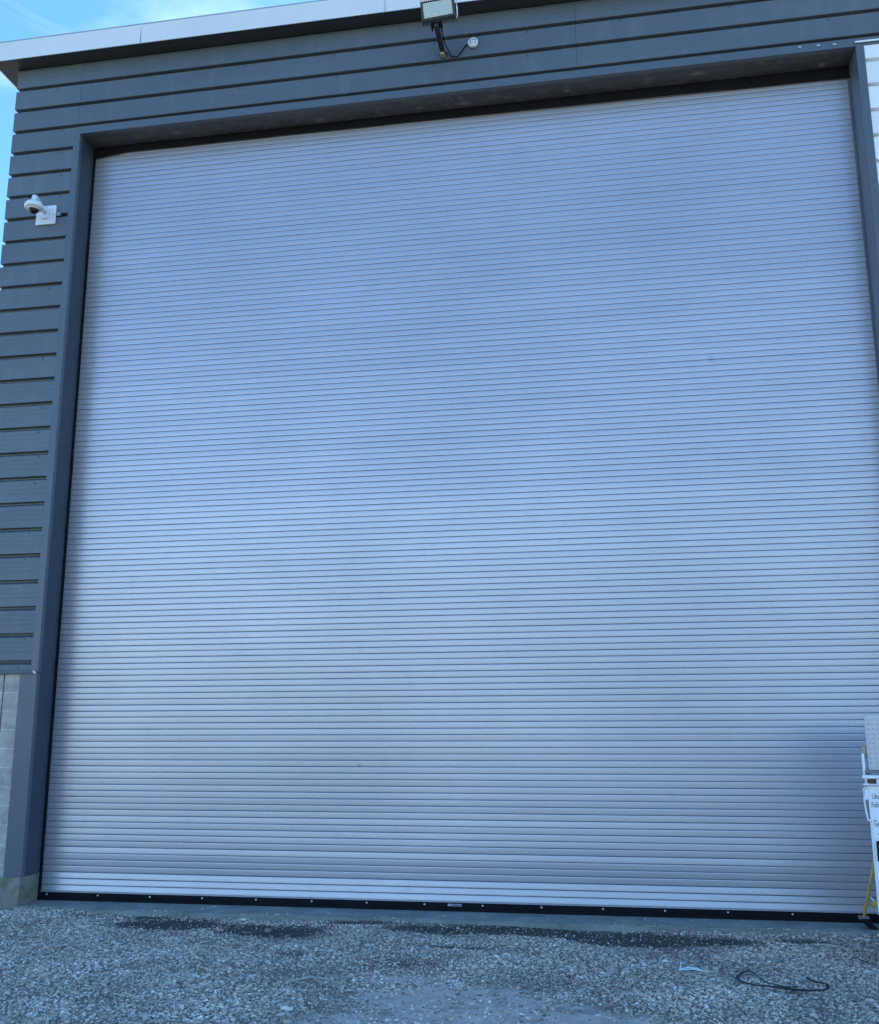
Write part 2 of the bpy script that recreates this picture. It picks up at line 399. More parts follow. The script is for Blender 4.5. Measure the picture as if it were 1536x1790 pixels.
def box(name, mat, parent, x0, x1, y0, y1, z0, z1, bev=0.0):
    bm = bmesh.new(); add_box(bm, x0, x1, y0, y1, z0, z1, bev)
    return link(name, to_mesh(name, bm), mat, parent)

def add_profile_x(bm, prof, x0, x1, shear=0.0):
    """closed (y,z) outline pushed along x"""
    a = [bm.verts.new((x0, y, z)) for y, z in prof]
    b = [bm.verts.new((x1, y, z)) for y, z in prof]
    k = len(prof)
    for i in range(k):
        j = (i+1) % k
        bm.faces.new((a[i], b[i], b[j], a[j]))
    bm.faces.new(a); bm.faces.new(b[::-1])
    bmesh.ops.recalc_face_normals(bm, faces=bm.faces[:])

def add_tube(bm, pts, rad, seg=8, flat=1.0):
    pts = [Vector(p) for p in pts]
    rings = []
    for i, p in enumerate(pts):
        d = (pts[min(i+1, len(pts)-1)] - pts[max(i-1, 0)]).normalized()
        a = d.cross(Vector((0, 0, 1)))
        if a.length < 1e-3: a = Vector((1, 0, 0))
        a.normalize(); b = a.cross(d).normalized()
        r = rad[i] if isinstance(rad, (list, tuple)) else rad
        rings.append([bm.verts.new(p + a*math.cos(2*math.pi*k/seg)*r + b*math.sin(2*math.pi*k/seg)*r*flat) for k in range(seg)])
    for u, v in zip(rings, rings[1:]):
        for k in range(seg):
            bm.faces.new((u[k], u[(k+1) % seg], v[(k+1) % seg], v[k]))
    bm.faces.new(rings[0][::-1]); bm.faces.new(rings[-1])

def tube(name, mat, parent, pts, rad, seg=8, flat=1.0):
    bm = bmesh.new(); add_tube(bm, pts, rad, seg, flat)
    bmesh.ops.recalc_face_normals(bm, faces=bm.faces[:])
    return link(name, to_mesh(name, bm, True), mat, parent)

def lathe(name, mat, parent, prof, seg=24, mtx=None):
    """prof of (r, h) turned about local z"""
    bm = bmesh.new(); rings = []
    for r, h in prof:
        if r < 1e-5: rings.append([bm.verts.new((0, 0, h))])
        else: rings.append([bm.verts.new((r*math.cos(2*math.pi*k/seg), r*math.sin(2*math.pi*k/seg), h)) for k in range(seg)])
    for u, v in zip(rings, rings[1:]):
        for k in range(seg):
            k2 = (k+1) % seg
            if len(u) == 1: bm.faces.new((u[0], v[k], v[k2]))
            elif len(v) == 1: bm.faces.new((u[k], u[k2], v[0]))
            else: bm.faces.new((u[k], u[k2], v[k2], v[k]))
    for rg in (rings[0], rings[-1]):
        if len(rg) > 1: bm.faces.new(rg)
    if mtx: bmesh.ops.transform(bm, matrix=mtx, verts=bm.verts[:])
    bmesh.ops.recalc_face_normals(bm, faces=bm.faces[:])
    return link(name, to_mesh(name, bm, True), mat, parent)

# ------------------------------------------------------------------ key sizes
W, H, REC = 9.24, 9.15, 0.362       # door opening, depth of its reveal
XL, XR, YB = -0.945, 15.0, 13.0     # building ends
PITCH, Z3 = 0.3048, 9.296           # cladding course and the first joint above the door
ZS = 10.168                         # soffit
ZB = 2.445                          # top of the block plinth
XT = W+0.085                        # right edge of the door trim

# ------------------------------------------------------------------ building
bld = thing('warehouse', 'tall charcoal steel clad warehouse with a huge roll-up door and pale roof edge', 'building', (0, 0, 0))
# wall cores behind the cladding
bm = bmesh.new()
add_box(bm, XL+0.012, -0.024, 0.058, 0.5, 0.29, ZS-0.004)
add_box(bm, -0.024, XT-0.02, 0.058, 0.5, H+0.04, ZS-0.004)
add_box(bm, W+0.024, XR-0.01, 0.058, 0.5, 0.29, ZS-0.004)
wall = link('wall', to_mesh('wall', bm), M['jamb'], bld)
sw = box('side_wall', M['white'], bld, XL+0.012, XL+0.09, 0.502, YB, 0.0, ZS-0.004)
sw['label'] = 'pale side wall running back behind the corner'
box('side_wall', M['white'], bld, XR-0.09, XR-0.012, 0.502, YB, 0.0, ZS-0.004)
box('side_wall', M['white'], bld, XL+0.012, XR-0.012, YB+0.002, YB+0.1, 0.0, ZS-0.004)
cf = box('corner_flashing', M['white'], bld, XL+0.002, XL+0.011, 0.052, 0.5, 0.3, ZS-0.006)

def panel_mesh(x0, x1, top_gap=True, h=PITCH):
    prof = [(0.0555, -0.001), (0.0555, -0.020), (0.006, -0.046), (0.0, -0.053),
            (0.0, -0.098), (0.0012, -0.101), (0.0012, -0.104), (0.0, -0.107),
            (0.0, -0.150), (0.0012, -0.153), (0.0012, -0.156), (0.0, -0.159),
            (0.0, -0.205), (0.0012, -0.208), (0.0012, -0.211), (0.0, -0.214),
            (0.0, -h+0.003), (0.003, -h), (0.0555, -h+0.001), (0.057, -h+0.001), (0.057, -0.001)]
    prof = [(y, z) for y, z in prof if z > -h-1e-6]
    bm = bmesh.new(); add_profile_x(bm, prof, x0, x1)
    return to_mesh('cladding_panel', bm)

me_side = panel_mesh(XL, -0.085)
me_corner = panel_mesh(XL, -0.043)
me_long = [panel_mesh(-0.040, 6.2), panel_mesh(6.203, XR)]
me_white = panel_mesh(XT+0.002, XR)
joints = []
for k in range(-3, 23):
    zt = Z3 - k*PITCH                    # top of this course
    if k <= -1:
        if k == -3:
            h0 = PITCH
        link('cladding_panel', me_corner, M['clad'], wall, (0, random.uniform(-.001, .001), zt))
        for mm in me_long:
            link('cladding_panel', mm, M['clad'], wall, (0, random.uniform(-.001, .001), zt))
    else:
        if k < 22:
            link('cladding_panel', me_side, M['clad'], wall, (0, random.uniform(-.0015, .0015), zt), (random.uniform(-.004, .004), 0, 0))
            if k > 0:
                o = link('cladding_panel', me_white, M['white'], wall, (0, 0, zt))
                if k == 1: o['label'] = 'white cladding panel right of the door'
    joints.append(zt)
# short last course above the plinth, short course above the roller door on the right
zt = Z3 - 22*PITCH
o = link('cladding_panel', panel_mesh(XL, -0.085, h=zt-ZB-0.03), M['clad'], wall, (0, 0, zt))
bm = bmesh.new(); add_profile_x(bm, [(0.0, 0.0), (0, -0.185), (0.003, -0.187), (0.056, -0.187), (0.056, 0.0)], XT+0.002, XR)
link('cladding_panel', to_mesh('cladding_panel', bm), M['white'], wall, (0, 0, Z3-0.118))
for k in range(22, 31):
    link('cladding_panel', me_white, M['white'], wall, (0, 0, Z3-k*PITCH))
# self-drilling fasteners, too small to pick apart
bm = bmesh.new()
for k in range(-2, 23):
    z = Z3 - k*PITCH - 0.072
    xs = [-0.23] if k >= 0 else [-0.33, 0.98, 2.12, 3.30, 4.52, 5.6, 6.75, 7.9, 9.0, 10.2]
    for x in xs:
        if random.random() < 0.12: continue
        x += random.uniform(-.04, .04) - (0.0 if k < 0 else 0.0)
        zz = z + random.uniform(-.006, .006)
        add_box(bm, x-0.010, x+0.010, -0.008, 0.002, zz-0.008, zz+0.008, 0.003)
f = link('fasteners', to_mesh('fasteners', bm), M['fastener'], bld); f['kind'] = 'stuff'

# trims round the opening
def trim(name, mat, *a, **k): return box(name, M[mat], bld, *a, **k)
trim('jamb_trim', 'trim', -0.083, 0.0, -0.006, 0.056, ZB+0.02, H)
trim('jamb_trim', 'trim', W, XT, -0.006, 0.056, 0.29, H)
bm = bmesh.new()
add_profile_x(bm, [(0.05, 0), (0.05, -0.02), (-0.002, -0.042), (-0.006, -0.05), (-0.006, -Z3+H+0.002), (0.056, -Z3+H+0.002), (0.056, 0)], -0.083, XR)
link('head_trim', to_mesh('head_trim', bm), M['trim'], bld, (0, 0, Z3-0.001))
# reveals (folded sheet, three lengths each, laps 3 mm proud)
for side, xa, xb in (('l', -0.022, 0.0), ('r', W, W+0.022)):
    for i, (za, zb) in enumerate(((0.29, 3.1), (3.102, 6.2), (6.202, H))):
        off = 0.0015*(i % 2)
        o = trim('reveal_panel', 'jamb' if side == 'l' else 'trim', xa+(off if side == 'l' else -off), xb+(off if side == 'l' else -off), 0.058, REC-0.012, za, zb)  # right reveal takes the lighter trim paint to stand for lens glare
# lintel underside
trim('lintel_panel', 'lintel', 0.0, 4.6, 0.057, REC-0.03, H+0.003, H+0.03)
trim('lintel_panel', 'lintel', 4.602, W, 0.057, REC-0.03, H+0.001, H+0.03)
for x, z in FLECKS: box('paint_chip', M['fascia'], bld, x-0.018, x+0.018, -0.0075, -0.0045, z-0.006, z+0.006, 0.003)
# front flange of the plinth corner and its drip
trim('corner_flashing', 'trim', -0.208, -0.0, -0.010, 0.056, 0.285, ZB-0.002)
bm = bmesh.new(); add_profile_x(bm, [(0.056, 0.03), (-0.004, 0.03), (-0.012, 0.026), (-0.012, 0.012), (-0.034, 0.004), (-0.034, -0.002), (-0.004, 0.0), (0.056, 0.0)], XL-0.004, -0.012)
link('drip_flashing', to_mesh('drip_flashing', bm), M['trim'], bld, (0, 0, ZB))
# loose bent end of the drip
bm = bmesh.new()
add_box(bm, -0.040, 0.002, -0.045, -0.040, ZB+0.006, ZB+0.032, 0.001)
bmesh.ops.rotate(bm, verts=bm.verts[:], cent=(-.03, -.04, ZB), matrix=Matrix.Rotation(0.5, 3, 'Y') @ Matrix.Rotation(0.35, 3, 'X'))
link('bent_tab', to_mesh('bent_tab', bm), M['fascia'], bld)
# white end flashing over the white cladding
bm = bmesh.new(); add_profile_x(bm, [(0.056, 0.012), (-0.02, 0.012), (-0.024, 0.006), (-0.024, -0.012), (-0.018, -0.012), (-0.018, 0.0), (0.056, 0.0)], W-0.005, XR)
link('drip_flashing', to_mesh('drip_flashing', bm), M['white'], bld, (0, 0, Z3-0.102))

# block plinth left of the door
bw = box('block_wall', M['mortar'], bld, XL+0.012, -0.212, 0.012, 0.056, 0.285, ZB-0.004)
cols = [(-0.404, -0.216), (-0.806, -0.412), (XL+0.012, -0.814)]
z = ZB-0.006; n_c = 0
while z > 0.32:
    zb_ = max(z-0.196, 0.29)
    for xa, xb in cols:
        box('block', M['block'], bw, xa, xb, 0.0075, 0.040, zb_, z, 0.003)
    z -= 0.2032; n_c += 1
tube('expansion_joint', M['black'], bld, [(-0.408, 0.006, ZB), (-0.406, 0.004, 2.2), (-0.409, 0.005, 2.0), (-0.407, 0.006, 1.80)], 0.0045, 6)
# footing under the pier
bm = bmesh.new()
add_box(bm, XL-0.02, -0.004, -0.028, 0.40, -0.35, 0.283)
bmesh.ops.subdivide_edges(bm, edges=bm.edges[:], cuts=6, use_grid_fill=True)
for v in bm.verts:
    q = mnoise.noise(v.co*9)*0.010
    v.co += Vector((q if v.co.x > -0.1 else 0, q if v.co.y < 0 else 0, q*0.6 if v.co.z > 0.2 else 0))
foot = link('footing', to_mesh('footing', bm), M['concrete'], bld)
box('footing', M['concrete'], bld, W+0.006, XR, -0.02, 0.40, -0.35, 0.283, 0.01)

# roof, fascia, soffit
OVX, OVY = -1.18, -0.218
roof = box('roof', M['roof'], bld, OVX+0.02, XR+0.2, OVY+0.02, YB+0.3, ZS+0.262, ZS+0.30)
sx_ = [OVX, 0.852, 3.972, 7.09, 10.21, 13.3, XR+0.2]
for a, b in zip(sx_, sx_[1:]):
    bm = bmesh.new()
    add_profile_x(bm, [(0, 0.004), (0, 0.262), (0.02, 0.268), (0.05, 0.268), (0.05, 0.262), (0.012, 0.256), (0.012, 0.012), (-0.006, 0.006), (-0.010, -0.004), (-0.003, -0.006)], a+0.0006, b-0.0006)
    link('fascia', to_mesh('fascia', bm), M['fascia'], roof, (0, OVY, ZS))
    box('soffit', M['soffit'], roof, max(a, OVX+0.012)+0.001, b-0.001, OVY+0.013, 0.056, ZS+0.002, ZS+0.012)
# side eave on the left
box('fascia', M['fascia'], roof, OVX, OVX+0.011, OVY+0.014, YB+0.3, ZS-0.004, ZS+0.262)
box('soffit', M['soffit'], roof, OVX+0.012, XL+0.01, 0.058, YB+0.3, ZS+0.002, ZS+0.012)

# ------------------------------------------------------------------ roller door: part of the warehouse
SP = 0.0667
XA, XB = 0.021, W-0.021
rd = box('roller_door', M['gap'], bld, XA+0.002, XB-0.002, REC+0.0125, REC+0.03, 0.06, 9.30)
rd['label'] = 'blue-grey steel roller door, fully closed'
bm = bmesh.new()
prof = [(0.0120, -0.0030), (0.005, -0.0029), (0.0006, -0.0022), (0.0001, 0.0010), (0.0, 0.012), (-0.0003, 0.030), (0.0, 0.050),
        (0.0002, 0.0575), (0.0012, 0.0602), (0.005, 0.0612), (0.0120, 0.0614)]
bm.free()
def slat_mesh(seed):
    bm = bmesh.new(); rows = []; NS = 26
    for i in range(NS+1):
        x = XA + (XB-XA)*(0.5-0.5*math.cos(math.pi*i/NS))
        tw = R(0.4)*mnoise.noise(Vector((x*0.55, seed*7.7, 0))) + R(0.22)*mnoise.noise(Vector((x*1.9, seed*3.1, 5)))
        ez = 0.004*math.exp(-(x-XA)/0.22) + 0.004*math.exp(-(XB-x)/0.22) + 0.0012*mnoise.noise(Vector((x*0.6, seed*1.3, 2)))
        ey = 0.005*math.exp(-(x-XA)/0.12) + 0.004*math.exp(-(XB-x)/0.12) + 0.0012*mnoise.noise(Vector((x*0.8, seed*2.3, 8)))
        rows.append([bm.verts.new((x, y + ey + math.tan(tw)*(z-0.03), z + ez)) for y, z in prof])
    for u, v in zip(rows, rows[1:]):
        for q in range(len(prof)-1):
            f = bm.faces.new((u[q], v[q], v[q+1], u[q+1])); f.smooth = True
    bm.faces.new([bm.verts.new(v.co) for v in rows[0]]); bm.faces.new([bm.verts.new(v.co) for v in rows[-1][::-1]])
    bmesh.ops.recalc_face_normals(bm, faces=bm.faces[:])
    return to_mesh('slat', bm)
me_slats = [slat_mesh(q) for q in range(24)]
tilts = {0: 8.5, 1: 7.8, 2: 6.8, 3: 0.4, 4: -0.3, 5: 0.0, 6: 3.6, 7: 0.6, 8: 1.8, 9: 2.2, 10: 1.0, 11: 2.6, 12: 1.4}
Z0S = 0.098
for k in range(int((9.25-Z0S)/SP)):
    t = tilts.get(k, random.gauss(0, 0.14) if k > 30 else random.gauss(0, 0.5))
    link('slat', me_slats[(k*7) % 24], M['slat'], rd, (0, REC + random.uniform(-.0006, .0006) - (0.003 if k < 3 else 0), Z0S + k*SP), (R(-t), 0, 0))
# bottom bar lip, rubber and its bolts
bb = box('bottom_bar', M['slat'], rd, XA-0.008, XB+0.008, REC-0.010, REC+0.012, 0.083, 0.095, 0.002)
box('rubber_seal', M['black'], rd, XA-0.026, XB+0.026, REC-0.016, REC+0.014, 0.034, 0.0815, 0.002)
box('rubber_seal', M['black'], rd, XA-0.026, XB+0.026, REC-0.022, REC+0.014, 0.002, 0.0325, 0.004)
bm = bmesh.new()
add_tube(bm, [(0, 0, 0), (0, -0.006, 0), (0, -0.009, 0)], [0.011, 0.011, 0.006], 8)
bmesh.ops.recalc_face_normals(bm, faces=bm.faces[:])
me_bolt = to_mesh('bolt', bm, True)
bx_ = 0.105
for i in range(16):
    link('bolt', me_bolt, M['galv'], rd, (bx_ + i*0.6035 + random.uniform(-.006, .006), REC-0.0155, 0.061))
# maker's plate
box('label_plate', M['label'], rd, 4.575, 4.715, REC-0.0185, REC-0.0155, 0.051, 0.073)
box('label_plate_print', M['black'], rd, 4.615, 4.705, REC-0.0198, REC-0.0187, 0.058, 0.066)
# side guides with brush seal, worn white flecks
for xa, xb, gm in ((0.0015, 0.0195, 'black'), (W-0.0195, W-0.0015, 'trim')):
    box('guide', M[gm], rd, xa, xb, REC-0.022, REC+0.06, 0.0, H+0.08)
bm = bmesh.new()
for z, h in ((4.15, 0.05), (3.37, 0.06), (1.07, 0.09), (0.62, 0.16), (0.40, 0.10), (0.36, 0.05)):
    add_box(bm, 0.0005, 0.004, REC-0.020, REC-0.008, z, z+h, 0.001)
o = link('sealant_fleck', to_mesh('sealant_fleck', bm), M['fascia'], rd)
# black hood seal under the lintel with sagging lower edge
bm = bmesh.new(); rnd = random.Random(3); vs0, vs1 = [], []
NX = 60
for i in range(NX+1):
    x = 0.001 + (W-0.002)*i/NX
    zl = 9.055 - 0.055*(i/NX)**2*0.9 + 0.006*mnoise.noise(Vector((x*1.3, 0, 0))) - (0.05*max(0, 1-i/3.0))
    vs0.append([bm.verts.new((x, y, z)) for y, z in ((REC-0.035, H+0.06), (REC-0.035, zl), (REC-0.022, zl), (REC-0.022, H+0.06))])
for u, v in zip(vs0, vs0[1:]):
    for q in range(4):
        bm.faces.new((u[q], v[q], v[(q+1) % 4], u[(q+1) % 4]))
bm.faces.new(vs0[0]); bm.faces.new(vs0[-1][::-1])
bmesh.ops.recalc_face_normals(bm, faces=bm.faces[:])
link('hood_seal', to_mesh('hood_seal', bm), M['black'], rd)

# ------------------------------------------------------------------ floodlight
fl = thing('floodlight', 'finned floodlight on a dark arm above the roller door', 'floodlight', (4.638, 0.0, 9.66))
tube('wall_flange', M['bronze'], fl, [(0, 0.0, 0.0), (0, -0.012, 0.0)], 0.05, 16)
bm = bmesh.new()
add_box(bm, -0.028, 0.028, -0.50, -0.012, -0.028, 0.028, 0.005)
bmesh.ops.rotate(bm, verts=bm.verts[:], cent=(0, -0.012, 0), matrix=Matrix.Rotation(R(-3), 3, 'X'))
link('arm', to_mesh('arm', bm), M['bronze'], fl)
box('arm_cap', M['tan'], fl, -0.024, 0.024, -0.10, -0.02, -0.062, -0.030, 0.004)
head = Matrix.Translation(Vector((0.03, -0.54, 0.185))) @ Matrix.Rotation(R(-4), 4, 'Y') @ Matrix.Rotation(R(14), 4, 'X')
def fbox(bm, *a, bev=0.0):
    n0 = len(bm.verts); add_box(bm, *a, bev)
bm = bmesh.new(); add_box(bm, -0.195, 0.195, -0.02, 0.05, -0.112, 0.112, 0.008)
hs = link('housing', to_mesh('housing', bm), M['bronze'], fl); hs.matrix_local = head
bm = bmesh.new(); add_box(bm, -0.165, 0.165, -0.0245, -0.0205, -0.084, 0.084, 0.0)
M['glass'] = None
mt, n, l, p = nt('floodlight_lens')
g = n.new('ShaderNodeTexCoord'); wv = n.new('ShaderNodeTexWave'); wv.bands_direction = 'Z'
wv.inputs['Scale'].default_value = 14; wv.inputs['Distortion'].default_value = 1.5; wv.inputs['Detail'].default_value = 3
l.new(g.outputs['Object'], wv.inputs['Vector'])
r = n.new('ShaderNodeValToRGB'); r.color_ramp.elements[0].color = (0.50, 0.53, 0.50, 1); r.color_ramp.elements[1].color = (0.72, 0.75, 0.72, 1)
l.new(wv.outputs['Fac'], r.inputs['Fac']); l.new(r.outputs['Color'], p.inputs['Base Color'])
p.inputs['Roughness'].default_value = 0.25; p.inputs['Metallic'].default_value = 0.0
bp = n.new('ShaderNodeBump'); bp.inputs['Distance'].default_value = 0.004; l.new(wv.outputs['Fac'], bp.inputs['Height']); l.new(bp.outputs['Normal'], p.inputs['Normal'])
M['glass'] = mt
lens = link('lens', to_mesh('lens', bm), M['glass'], fl); lens.matrix_local = head
for i in range(17):
    x = -0.19 + i*0.02375
    for zz in (0.114, -0.114):
        bm = bmesh.new(); s = 1 if zz > 0 else -1
        add_box(bm, x-0.004, x+0.004, -0.018, 0.075, min(zz, zz+s*0.022), max(zz, zz+s*0.022))
        o = link('cooling_fin', to_mesh('cooling_fin', bm), M['bronze'], fl); o.matrix_local = head
bm = bmesh.new()
add_tube(bm, [(0.197, 0.02, 0.10), (0.215, 0.0, 0.09), (0.218, -0.01, -0.02), (0.214, 0.0, -0.10), (0.19, 0.03, -0.13)], 0.008, 8)
o = link('conduit', to_mesh('conduit', bm, True), M['fascia'], fl); o.matrix_local = head
# yoke
for s in (-1, 1):
    bm = bmesh.new(); add_box(bm, s*0.055-0.008, s*0.055+0.008, -0.50, -0.42, 0.0, 0.09, 0.003)
    link('yoke', to_mesh('yoke', bm), M['black'], fl)
box('yoke', M['black'], fl, -0.047, 0.047, -0.50, -0.42, 0.04, 0.06, 0.003)
tube('cable', M['black'], fl, [(0.045, -0.42, 0.03), (0.05, -0.2, 0.0), (0.065, -0.02, 0.03), (0.10, -0.012, -0.045), (0.17, -0.010, -0.055),
                             (0.215, -0.010, 0.0), (0.26, -0.010, 0.075), (0.31, -0.020, 0.095)], 0.0065, 6)
# ------------------------------------------------------------------ round junction box
jb = thing('junction_box', 'small round white junction box on the cladding right of the floodlight', 'junction box', (4.997, -0.001, 9.76))
lathe('box_body', M['camwhite'], jb, [(0.0, 0.0), (0.062, 0.0), (0.062, 0.035), (0.055, 0.042), (0.0, 0.042)], 24, Matrix.Rotation(R(90), 4, 'X'))
box('hub', M['camwhite'], jb, -0.035, 0.035, -0.05, -0.030, -0.07, -0.04, 0.005)
for dx, dz in ((-.03, .02), (0, .03), (.03, .02), (-.028, -.012), (.028, -.012)):
    tube('knockout', M['black'], jb, [(dx, -0.0425, dz), (dx, -0.0445, dz)], 0.0075, 8)

# ------------------------------------------------------------------ security camera
sc = thing('security_camera', 'white dome security camera on a square plate left of the door', 'security camera', (-0.368, -0.001, 8.06))
bm = bmesh.new(); add_box(bm, -0.132, 0.132, -0.022, -0.001, -0.125, 0.125, 0.004)
link('mounting_plate', to_mesh('mounting_plate', bm), M['camwhite'], sc)
for dx, dz in ((0.0, 0.105), (0.03, -0.035), (-0.02, -0.035), (0.10, 0.0)):
    tube('screw', M['steel'], sc, [(dx, -0.0225, dz), (dx, -0.026, dz)], 0.007, 8)
box('arm_base', M['camwhite'], sc, -0.055, 0.045, -0.042, -0.0225, -0.055, 0.085, 0.006)
tube('arm', M['camwhite'], sc, [(0.0, -0.04, 0.02), (0.0, -0.11, 0.06), (0.0, -0.18, 0.105), (0.0, -0.235, 0.125), (0.0, -0.275, 0.115)], [0.026, 0.020, 0.017, 0.017, 0.017], 12)
dm = Matrix.Translation(Vector((0.0, -0.275, -0.050))) @ Matrix.Scale(0.93, 4)
lathe('dome_housing', M['camwhite'], sc, [(0.0, 0.185), (0.026, 0.185), (0.032, 0.175), (0.036, 0.125), (0.066, 0.100), (0.104, 0.068), (0.118, 0.040), (0.118, 0.012), (0.106, 0.0), (0.075, -0.006), (0.0, -0.004)], 32, dm)
lathe('dome_window', M['dome'], sc, [(0.066, -0.007), (0.064, -0.028), (0.050, -0.052), (0.028, -0.068), (0.0, -0.072)], 24, dm)
lathe('dome_ring', M['camwhite'], sc, [(0.068, -0.006), (0.080, -0.006), (0.078, -0.018), (0.067, -0.018)], 24, dm)
tube('screw', M['black'], sc, [(0.0, -0.372, 0.040), (0.0, -0.382, 0.042)], 0.010, 8)
bm = bmesh.new(); add_box(bm, 0.140, 0.20, -0.020, -0.002, -0.025, 0.02, 0.002)
link('conduit_clip', to_mesh('conduit_clip', bm), M['trim'], sc)
box('conduit_clip', M['camwhite'], sc, 0.150, 0.192, -0.024, -0.0205, -0.018, -0.012)
box('conduit_clip', M['camwhite'], sc, 0.150, 0.192, -0.024, -0.0205, 0.006, 0.012)

# ------------------------------------------------------------------ white trailer at the right edge
tr = thing('white_trailer', 'white lettered trailer with a tread plate box, at the right edge of the roller door', 'trailer', (8.303, -1.60, 0.114), R(-12.6))
tr.scale = (0.925, 0.925, 0.925)
box('body', M['white'], tr, 0.006, 1.9, 0.012, 0.86, 0.34, 1.372, 0.01)
box('rear_door', M['white'], tr, 0.0, 1.88, -0.010, 0.010, 0.33, 1.370, 0.004)
box('edge_trim', M['fascia'], tr, -0.004, 0.012, -0.016, -0.0105, 0.32, 1.10)
# rails with a red marker light between them
box('bumper_rail', M['white'], tr, -0.035, 1.92, -0.05, 0.05, 1.432, 1.460, 0.004)
box('bumper_rail', M['white'], tr, -0.035, 1.92, -0.05, 0.05, 1.376, 1.388, 0.003)
box('rail_web', M['white'], tr, -0.015, 1.90, -0.03, 0.05, 1.389, 1.431)
ml = box('marker_light', M['red'], tr, 0.002, 0.058, -0.046, -0.0305, 1.392, 1.428, 0.004)
box('light_bezel', M['black'], ml, 0.060, 0.072, -0.044, -0.0305, 1.390, 1.429)
# tread plate box on top: raised bars in a herringbone
mt, n, l, p = nt('tread_plate')
g = n.new('ShaderNodeTexCoord'); mpn = n.new('ShaderNodeMapping'); mpn.inputs['Rotation'].default_value = (0, R(45), 0); mpn.inputs['Scale'].default_value = (28, 28, 28)
l.new(g.outputs['Object'], mpn.inputs['Vector'])
ck = n.new('ShaderNodeTexChecker'); ck.inputs['Scale'].default_value = 1.0; l.new(mpn.outputs['Vector'], ck.inputs['Vector'])
p.inputs['Base Color'].default_value = (0.42, 0.44, 0.48, 1); p.inputs['Metallic'].default_value = 0.52
mr = n.new('ShaderNodeMapRange'); mr.inputs['To Min'].default_value = 0.3; mr.inputs['To Max'].default_value = 0.42
l.new(ck.outputs['Fac'], mr.inputs['Value']); l.new(mr.outputs['Result'], p.inputs['Roughness'])
M['tread'] = mt
tb = box('tread_plate_box', M['tread'], tr, 0.022, 1.86, 0.0, 0.55, 1.500, 1.968, 0.004)
bm = bmesh.new()
for i in range(46):
    for j in range(11):
        cx, cz = 0.045+i*0.040, 1.52+j*0.041
        s = 1 if (i+j) % 2 else -1
        d = Vector((0.012, 0, 0.012*s)); nn = Vector((-0.0035*s, 0, 0.0035))
        vs = [bm.verts.new(Vector((cx, -0.0005, cz))+q) for q in (d, nn, -d, -nn)]
        tp = bm.verts.new((cx, -0.0035, cz))
        for q in range(4): bm.faces.new((vs[q], vs[(q+1) % 4], tp))
bmesh.ops.recalc_face_normals(bm, faces=bm.faces[:])
o = link('tread_bars', to_mesh('tread_bars', bm), M['tread'], tb); o['kind'] = 'stuff'
box('box_lip', M['steel'], tr, 0.03, 1.86, -0.008, 0.05, 1.478, 1.499, 0.003)
# latch post beside the box
box('latch_post', M['white'], tr, -0.026, -0.002, -0.02, 0.04, 1.462, 1.64, 0.005)
box('latch_post', M['tan'], tr, -0.020, 0.018, 0.05, 0.075, 1.60, 1.70, 0.005)
tube('latch_roller', M['steel'], tr, [(0.012, -0.03, 1.487), (0.012, -0.045, 1.487)], 0.021, 12)
box('latch_roller_bracket', M['steel'], tr, -0.006, 0.05, -0.028, -0.004, 1.463, 1.5)
# D shaped grab handle
tube('grab_handle', M['white'], tr, [(0.006, -0.02, 1.352), (-0.020, -0.024, 1.355), (-0.036, -0.026, 1.340), (-0.036, -0.026, 1.27), (-0.028, -0.026, 1.16),
                                     (-0.020, -0.026, 1.095), (-0.006, -0.024, 1.080), (0.006, -0.02, 1.085)], 0.0075, 8)
box('handle_plate', M['white'], tr, -0.030, 0.006, -0.020, -0.008, 1.255, 1.352, 0.003)
# framed square window
wf = box('window', M['dome'], tr, 0.042, 0.30, -0.018, -0.0105, 0.765, 0.905, 0.004)
for q in ((0.030, 0.042, 0.753, 0.917), (0.30, 0.312, 0.753, 0.917), (0.042, 0.30, 0.753, 0.765), (0.042, 0.30, 0.905, 0.917)):
    box('window_frame', M['black'], wf, q[0], q[1], -0.022, -0.0105, q[2], q[3])
tube('window_stay', M['fascia'], wf, [(0.055, -0.022, 0.785), (0.055, -0.022, 0.885)], 0.006, 6)
# lettering
def text(txt, size, x, z, sx=0.62):
    cu = bpy.data.curves.new('lettering', 'FONT'); cu.body = txt; cu.size = size; cu.extrude = 0.0008; cu.resolution_u = 3
    tmp = bpy.data.objects.new('lettering_tmp', cu); COL.objects.link(tmp)
    bpy.context.view_layer.update()
    me = bpy.data.meshes.new_from_object(tmp.evaluated_get(bpy.context.evaluated_depsgraph_get()))
    bpy.data.objects.remove(tmp)
    me.materials.clear()
    o = link('lettering', me, M['ink'], tr, (x, -0.0115, z), (R(90), 0, 0)); o.scale = (sx, 1.15, 1)
    return o
text('Like', 0.056, 0.030, 1.264)
text('Follow', 0.056, 0.018, 1.192)
text('Geo', 0.066, 0.024, 1.035)
text('~', 0.060, 0.050, 0.955)
text(':', 0.055, 0.036, 0.690)
